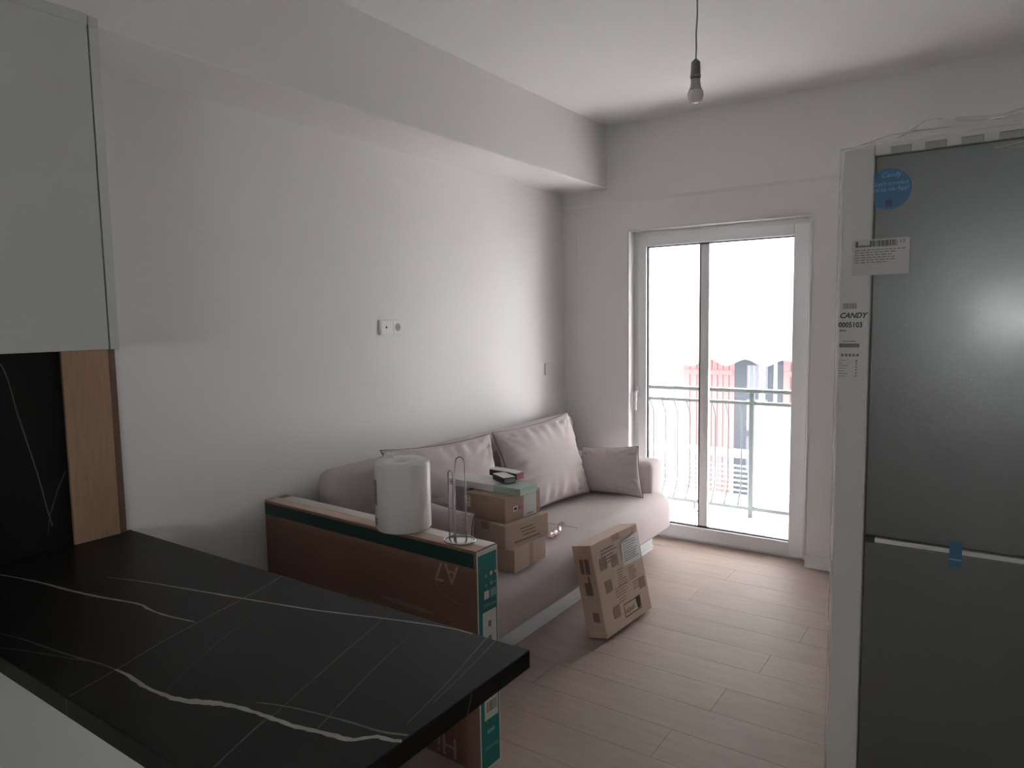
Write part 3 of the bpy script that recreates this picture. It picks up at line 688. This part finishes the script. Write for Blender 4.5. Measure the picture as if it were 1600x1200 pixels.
# two little black boxes
ZB = SZ + .3525
f1 = Fr((0.713, 2.545, ZB), *rot(62))
t1 = thing('small_box', 'small black box with a white lid, in front on the sage carton', 'box', f1.p(.04, .05, 0), group='small black boxes')
mk('sleeve', f1.box((0, 0, 0), (.062, .118, .026), .004, 3), m_blk, t1)
mk('lid', f1.box((.001, .003, .0255), (.061, .115, .0295), .0035, 2), m_label, t1)
mk('side_print', f1.box((.002, -.0006, .003), (.060, 0, .024)), m_inkg, t1)
f2 = Fr((0.716, 2.640, ZB), *rot(82))
t2 = thing('small_box', 'longer black box with white top and pink end, behind the small one', 'box', f2.p(.03, .09, 0), group='small black boxes')
mk('sleeve', f2.box((0, 0, 0), (.052, .175, .028), .002, 1), m_blk, t2)
mk('top_card', f2.box((.001, .001, .028), (.051, .174, .0335), .001, 1), m_whbox, t2)
mk('end_print', f2.box((.001, -.0006, .001), (.051, 0, .027)), m_pink, t2)
# crumpled wrapper
bm = nb(); NR = 12; NC = 5; g_ = []
for i in range(NR + 1):
    t = i / NR; c = Vector((0.722, 2.900, SZ + .006)).lerp(Vector((0.700, 3.075, SZ + .010)), t)
    wd = .020 * (0.35 + sin(pi * min(1, t * 1.05)) * .9) if t < .85 else .018 + .03 * (t - .85)
    g_.append([bm.verts.new(c + Vector(((j / NC - .5) * 2 * wd, R.uniform(-.004, .004), R.uniform(-.004, .010) + .010 * sin(pi * j / NC) + (.02 * (t - .8) * 5 if t > .8 else 0)))) for j in range(NC + 1)])
for A_, B_ in zip(g_, g_[1:]):
    for j in range(NC): bm.faces.new((A_[j], A_[j + 1], B_[j + 1], B_[j]))
wr_ = mk('snack_wrapper', bm, m_foil, label='crumpled shiny wrapper lying on the sofa seat beside the cartons', cat='wrapper')
wr_.modifiers.new('thick', 'SOLIDIFY').thickness = 0.0012

# ------------------------------------------------------------------ carton leaning on the sofa
a_ = radians(86.0); t_ = radians(12.035)
E1 = Vector((cos(a_), sin(a_), 0)); nh = Vector((sin(a_), -cos(a_), 0))
UP = -nh * sin(t_) + Vector((0, 0, cos(t_))); NN = nh * cos(t_) + Vector((0, 0, sin(t_)))
LO = Vector((1.000, 2.805, 0.0)); LL, LT, LH = .440, .106, .435
lf = Fr(LO, E1, NN, UP)
lb = thing('leaning_box', 'square brown carton with shipping label leaning against the sofa front', 'box', LO)
mk('carton', lf.box((0, 0, 0), (LL, LT, LH), .003, 2), m_card2, lb)
FF = Fr(lf.p(0, LT + .0004, 0), E1, UP, NN)             # front face: a across, b up, c outwards
def fp(nm, x0, z0, x1, z1, m, h=.0006, par=lb, lab=None):
    bm = bx((x0, z0, 0), (x1, z1, h)); bmesh.ops.transform(bm, matrix=FF.m(), verts=bm.verts); return mk(nm, bm, m, par, label=lab)
sheet = nb(); cs_ = [(.245, .268, .001), (.425, .262, .001), (.438, .395, .003), (.398, .402, .008), (.34, .388, .003), (.262, .382, .002)]
vv = [sheet.verts.new(FF.p(*c)) for c in cs_]; sheet.faces.new(vv)
mk('shipping_label', sheet, m_whbox, lb, label='white delivery note taped to the carton')
for i in range(9): 
    z = .285 + i * .011; fp('print_row', .27, z, .27 + R.uniform(.08, .14), z + .003, m_inkg, .0035)
fp('tape', .19, .402, .26, .434, m_tapeb, .0004)
def rows(x0, z0, n, w, dz=.012, s=.004, m=m_inkm):
    for i in range(n):
        x = x0 + R.uniform(0, .01); e = x0 + w * R.uniform(.75, 1)
        while x < e:
            q = R.uniform(.006, .018); fp('print_word', x, z0 - i * dz, min(x + q, e), z0 - i * dz + s, m); x += q + .004
rows(.07, .385, 5, .15, .016, .006); rows(.18, .262, 4, .06); rows(.17, .215, 3, .10); rows(.13, .185, 4, .14, .013)
rows(.275, .245, 6, .09, .011); rows(.30, .170, 4, .09, .011); rows(.15, .130, 2, .09, .014)
for x0, z0 in ((.05, .30), (.15, .29), (.06, .19), (.09, .06), (.36, .12)): fp('faded_square', x0, z0, x0 + .06, z0 + .055, m_inkl, .0005)
# framed logo block
x0, x1, z0, z1 = .185, .345, .035, .098
for a, b, c, d in ((x0, z0, x1, z0 + .004), (x0, z1 - .004, x1, z1), (x0, z0, x0 + .004, z1), (x1 - .004, z0, x1, z1)): fp('logo_frame', a, b, c, d, m_inkb, .0008)
fp('logo_block', x1 - .038, z0 + .030, x1 - .004, z1 - .004, m_inkb, .0008)
bm = lathe([(0, 0), (.015, 0), (.015, .0008), (0, .0008)], (0, 0, 0), 16); bmesh.ops.transform(bm, matrix=FF.m() @ Matrix.Translation((x1 - .022, z0 + .020, 0)), verts=bm.verts); mk('logo_dot', bm, m_inkb, lb)
text('lettering', 'ud.puid', .034, Fr(FF.p(x0 + .010, z0 + .018, .0006), E1, UP, NN), m_inkb, lb, sx=.85)
SF = Fr(lf.p(0, 0, 0), NN, UP, -E1)                     # narrow side toward the peninsula
for z0, z1, x0, x1 in ((.30, .37, .028, .048), (.30, .37, .056, .080), (.20, .26, .035, .075), (.075, .12, .05, .085), (.26, .29, .06, .07)):
    bm = bx((x0, z0, 0.0), (x1, z1, .0006)); bmesh.ops.transform(bm, matrix=SF.m(), verts=bm.verts); mk('pictogram', bm, m_inkm, lb)

# ------------------------------------------------------------------ wrapped fridge
FYF = 2.34
fr = thing('refrigerator', 'tall grey refrigerator still wrapped in film with white foam corners', 'refrigerator', (2.52, 2.66, 0))
mk('body', bx((2.165, FYF + .05, 0.03), (2.865, 2.98, 1.955), 0.004), m_fbody, fr)
du = mk('upper_door', bx((2.214, FYF, 0.822), (2.816, FYF + .05, 1.957), 0.004), m_steel, fr)
dl = mk('lower_door', bx((2.214, FYF, 0.06), (2.816, FYF + .05, 0.802), 0.004), m_steel, fr)
mk('handle_strip', bx((2.243, FYF - .001, 0.803), (2.816, FYF + .02, 0.817), 0.001, 1), m_foam, fr, label='white grip strip between the doors')
mk('hinge_cover', bx((2.216, FYF - .002, 0.801), (2.243, FYF + .02, 0.818)), m_inkb, fr, label='black hinge cover')
mk('plinth', bx((2.2, FYF + .03, 0), (2.83, 2.9, .05)), m_dark, fr)
def foam_post(x0, x1):
    return mk('foam_post', bx((x0, FYF - .018, 0.03), (x1, FYF + .16, 1.985), 0.006, 2), m_foam, fr)
foam_post(2.128, 2.213); foam_post(2.817, 2.902)
bm = bx((2.213, FYF - .012, 1.957), (2.817, FYF + .60, 1.992), 0.004)
cap = mk('foam_cap', bm, m_foam, fr)
for i in range(5):
    x = 2.254 + i * .0855 * 1.0
    mk('notch', bx((x, FYF - .0135, 1.957), (x + .052, FYF - .0115, 1.976), 0.001, 1), mat('foam_notch', (0.47, 0.48, 0.455), 0.8) if i == 0 else bpy.data.materials['foam_notch'], fr)
    mk('notch_edge', join(bx((x, FYF - .0142, 1.9745), (x + .052, FYF - .0125, 1.976)), bx((x + .0505, FYF - .0142, 1.957), (x + .052, FYF - .0125, 1.976))), m_inkg, fr)
XF = Vector((1, 0, 0)); ZU = Vector((0, 0, 1)); YM = Vector((0, -1, 0))
# round sticker, partly behind the foam
bm = lathe([(0, 0), (.0585, 0), (.0585, .0004), (0, .0004)], (0, 0, 0), 48)
bmesh.ops.transform(bm, matrix=Fr((2.251, FYF - .0003, 1.859), XF, ZU, YM).m(), verts=bm.verts)
st = mk('round_sticker', bm, m_blue, fr, label='round blue sticker')
def ftext(s, size, x, z, y=FYF - .0009, m=m_skyp, par=fr, al='LEFT', sh=0, sx=1, bold=0): return text('lettering', s, size, Fr((x, y, z), XF, ZU, YM), m, par, al, sh, sx=sx, bold=bold)
ftext('Candy', .020, 2.229, 1.893, sh=.3)
ftext("Let's connect", .0165, 2.302, 1.870, al='RIGHT'); ftext('to us via App!', .0165, 2.304, 1.854, al='RIGHT')
mk('pictogram', bx((2.243, FYF - .001, 1.811), (2.261, FYF - .0005, 1.829)), mat('sticker_dark', (0.0, 0.05, 0.14), 0.5), fr)
ftext('Candy', .024, 2.428, 1.876, m=mat('logo_grey', (0.12, 0.12, 0.12), 0.4), sh=.25)
# delivery label stuck over foam and door
Yl = FYF - .0200
mk('delivery_label', bx((2.161, Yl, 1.612), (2.311, Yl + .0008, 1.716)), m_label, fr, label='white barcode label stuck over foam and door')
x = 2.170
while x < 2.278:
    w = R.choice((.0012, .002, .003)); z0 = 1.694
    z1 = 1.712 if not (.008 < x - 2.170 < .036) else 1.700
    mk('barcode_bar', bx((x, Yl - .0004, z0 + .0), (x + w, Yl, z1)), m_inkb, fr); x += w + R.choice((.001, .0018))
ftext('2/2', .013, 2.283, 1.702, Yl - .0003, m_inkb)
for i in range(6):
    x = 2.168; zz = 1.684 - i * .0072
    e = 2.30 if i == 0 else 2.168 + R.uniform(.08, .12)
    while x < e:
        w = R.uniform(.005, .016); mk('print_word', bx((x, Yl - .0003, zz), (min(x + w, e), Yl, zz + .0026)), m_inkg, fr); x += w + .003
# printing on the foam post
Yp = FYF - .0186
x = 2.140
while x < 2.176:
    w = R.choice((.0012, .002, .0028)); mk('barcode_bar', bx((x, Yp, 1.514), (x + w, Yp + .0006, 1.531)), m_inkg, fr); x += w + .0014
ftext('CANDY', .022, 2.130, 1.487, Yp, m_inkb, sh=.35, sx=.95, bold=.03)
ftext('0005103', .0215, 2.1285, 1.459, Yp, m_inkb, sx=.88, bold=.03)
mk('print_row', bx((2.131, Yp, 1.447), (2.150, Yp + .0006, 1.451)), m_inkg, fr)
mk('print_row', bx((2.142, Yp, 1.4155), (2.178, Yp + .0006, 1.418)), m_inkg, fr)
mk('barcode_bar', bx((2.132, Yp, 1.398), (2.188, Yp + .0006, 1.410)), m_inkg, fr)
for i in range(5): mk('pictogram', bx((2.138 + i * .0105, Yp, 1.371), (2.145 + i * .0105, Yp + .0006, 1.379)), m_inkg, fr)
for i in range(7): mk('print_row', bx((2.131, Yp, 1.358 - i * .008), (2.131 + R.uniform(.012, .03), Yp + .0006, 1.3595 - i * .008)), m_inkg, fr)
for i in range(6): mk('pictogram', bx((2.178, Yp, 1.355 - i * .009), (2.183, Yp + .0006, 1.359 - i * .009)), m_inkb if i == 0 else m_inkg, fr)
mk('blue_tape', bx((2.437, FYF - .0014, .763), (2.468, FYF - .0008, .842)), m_bluet, fr, label='strip of blue tape across the door gap')
mk('tape_crease', bx((2.4375, FYF - .0018, .7855), (2.4675, FYF - .0012, .789)), m_skyp, fr)
# stretch film drawn round the whole appliance, creased at the edges
def film_sheet():
    bm = nb(); x0, x1, y0, y1 = 2.124, 2.906, FYF - .026, 3.0
    per = []
    def seg(p, q, n):
        for i in range(n): per.append((p[0] + (q[0] - p[0]) * i / n, p[1] + (q[1] - p[1]) * i / n))
    seg((x0, y0), (x1, y0), 40); seg((x1, y0), (x1, y1), 20); seg((x1, y1), (x0, y1), 12); seg((x0, y1), (x0, y0), 24)
    zs = [.02 + i * (1.985 - .02) / 70 for i in range(71)] + [1.998, 2.010, 2.022, 2.030]
    cx_, cy_ = (x0 + x1) / 2, (y0 + y1) / 2; rws = []
    for k, z in enumerate(zs):
        rw = []
        for (x, y) in per:
            n1 = noise.noise(Vector((x * 5, y * 5, z * 3.0))); n2 = noise.noise(Vector((x * 22, y * 22, z * 9)))
            d = .0008 * n1 + .0006 * n2 + .003
            edge = min(abs(x - x0), abs(x - x1)) < .004
            if edge: d += .0022 * max(0, noise.noise(Vector((1, 2, z * 28))))
            ux, uy = (1 if x > cx_ else -1) if min(abs(x - x0), abs(x - x1)) < 1e-4 else 0, (1 if y > cy_ else -1) if min(abs(y - y0), abs(y - y1)) < 1e-4 else 0
            s = 0 if z < 1.99 else (z - 1.985) / .045
            px = x + ux * d; py = y + uy * d
            px += (cx_ - px) * s * .25; py += (cy_ - py) * s * .35
            zz = z + (.012 * n1 + .004 * n2 + .028 * s * (1 if x > 2.25 else .2) if z > 1.99 else 0)
            rw.append(bm.verts.new((px, py, zz)))
        rws.append(rw)
    n = len(per)
    for A_, B_ in zip(rws, rws[1:]):
        for i in range(n): bm.faces.new((A_[i], A_[(i + 1) % n], B_[(i + 1) % n], B_[i]))
    c = bm.verts.new((cx_, cy_, 2.075))
    for i in range(n): bm.faces.new((rws[-1][i], rws[-1][(i + 1) % n], c))
    return bm
mk('film_wrap', film_sheet(), m_film, fr, smooth=True, label='clear stretch film')
for k, (xa, za, xb, zb) in enumerate(((2.50, 1.932, 2.80, 1.965), (2.515, 1.922, 2.80, 1.948), (2.53, 1.950, 2.80, 1.985), (2.47, 2.005, 2.52, 2.010))):  # pale threads drawn in for highlights on the wrinkled film
    mk('film_glint', tube([(xa, FYF - .031, za), ((xa + xb) / 2, FYF - .033, (za + zb) / 2 + .003), (xb, FYF - .031, zb)], [.0003, .0013, .0008], 6), mat('film_shine_%s' % 'abcd'[k], (0.85, 0.85, 0.83), 0.15), fr, smooth=True)
for za, n in ((1.62, 4), (1.00, 4), (.52, 5)):  # white highlights down the left side, drawn as tiny threads
    for i in range(n):
        z = za + .03 * i + R.uniform(-.006, .006)
        if za == 1.62: z += .15
        mk('film_glint', tube([(2.1215, FYF - .024, z), (2.1195, FYF - .023, z + .006), (2.1215, FYF - .022, z + .012)], [.0004, .0014, .0004], 6), bpy.data.materials['film_shine_a'], fr)

# ------------------------------------------------------------------ bulb, sockets, added lamp
bc_ = Vector((1.556, 2.65, 2.299))
pb = thing('pendant_bulb', 'unlit white bulb on a bare grey cord from the ceiling', 'light bulb', (1.556, 2.65, 2.299))
mk('cord', tube([(1.560, 2.65, H), (1.561, 2.65, 2.62), (1.557, 2.65, 2.55), (1.558, 2.65, 2.50), (1.556, 2.65, 2.44)], .0028, 8), m_cord, pb, smooth=True)
mk('ceiling_hook', lathe([(0, -.02), (.012, -.016), (.016, 0), (0, 0)], (1.560, 2.65, H), 16), m_hold, pb)
mk('lampholder', lathe([(0, .165), (.005, .162), (.0165, .150), (.0185, .105), (.0200, .103), (.0200, .094), (.0175, .093), (0, .093)], bc_, 28), m_hold, pb, smooth=False)
mk('collar', lathe([(.0178, .0935), (.0172, .089), (0, .089)], bc_, 28), m_inkb, pb)
mk('bulb_neck', lathe([(0, .092), (.0172, .091), (.0176, .075), (.0205, .058), (.0272, .045), (0, .045)], bc_, 28), m_bulbn, pb, smooth=True)
mk('bulb_glass', lathe([(.0272, .0455), (.0292, .036), (.0292, .028), (.0262, .016), (.0200, .007), (.0110, .0018), (0, 0)], bc_, 32), m_bulb, pb, smooth=True)

sk = thing('double_socket', 'white double wall socket above the sofa', 'socket', (0.0, 2.580, 1.431))
mk('plate', bx((0.0005, 2.500, 1.431), (0.011, 2.662, 1.506), 0.003, 2), m_sock, sk)
for yc in (2.541, 2.622):
    mk('insert', bx((0.010, yc - .032, 1.436), (0.0125, yc + .032, 1.501), 0.001, 1), m_sock, sk)
WX = lambda y, z, x=0.0126: Fr((x, y, z), (0, 1, 0), (0, 0, 1), (1, 0, 0)).m()
bm = lathe([(0.019, .0002), (0.0215, .002), (0.0225, .0002)], (0, 0, 0), 32); bmesh.ops.transform(bm, matrix=WX(2.622, 1.469), verts=bm.verts); mk('socket_rim', bm, m_sock, sk)
bm = lathe([(0, .0003), (0.0195, .0003)], (0, 0, 0), 32); bmesh.ops.transform(bm, matrix=WX(2.622, 1.469), verts=bm.verts); mk('socket_well', bm, m_sockd, sk)
for dy in (-.0095, .0095):
    bm = lathe([(0, .0006), (.0026, .0006)], (0, 0, 0), 12); bmesh.ops.transform(bm, matrix=WX(2.622 + dy, 1.469), verts=bm.verts); mk('pin_hole', bm, m_inkb, sk)
bm = lathe([(0, .001), (.0045, .001), (.006, .0)], (0, 0, 0), 16); bmesh.ops.transform(bm, matrix=WX(2.541, 1.469), verts=bm.verts); mk('aerial_hole', bm, m_inkb, sk)
sw = thing('wall_switch', 'small white wall switch near the back corner above the sofa', 'switch', (0, 4.096, 1.115))
mk('plate', bx((0.0005, 4.055, 1.115), (0.010, 4.135, 1.195), 0.002, 2), m_sock, sw)
mk('rocker', bx((0.010, 4.067, 1.127), (0.014, 4.123, 1.183), 0.002, 2), m_sock, sw)

wl = thing('added_lamp', 'added round lamp behind the camera, mirrored in the refrigerator', 'lamp', (2.72, YN + .16, 1.44))  # unseen lamp, guessed and added for the bright spot on the refrigerator
mk('lamp_cord', tube([(2.72, YN + .16, H), (2.72, YN + .16, 1.465)], .003, 6), m_cord, wl)
bm = nb(); bmesh.ops.create_uvsphere(bm, u_segments=24, v_segments=16, radius=.028); bmesh.ops.translate(bm, vec=(2.72, YN + .16, 1.44), verts=bm.verts)
m_lamp.node_tree.nodes['Principled BSDF'].inputs['Emission Strength'].default_value = ADDED_LAMP * 10
mk('globe', bm, m_lamp, wl, smooth=True)
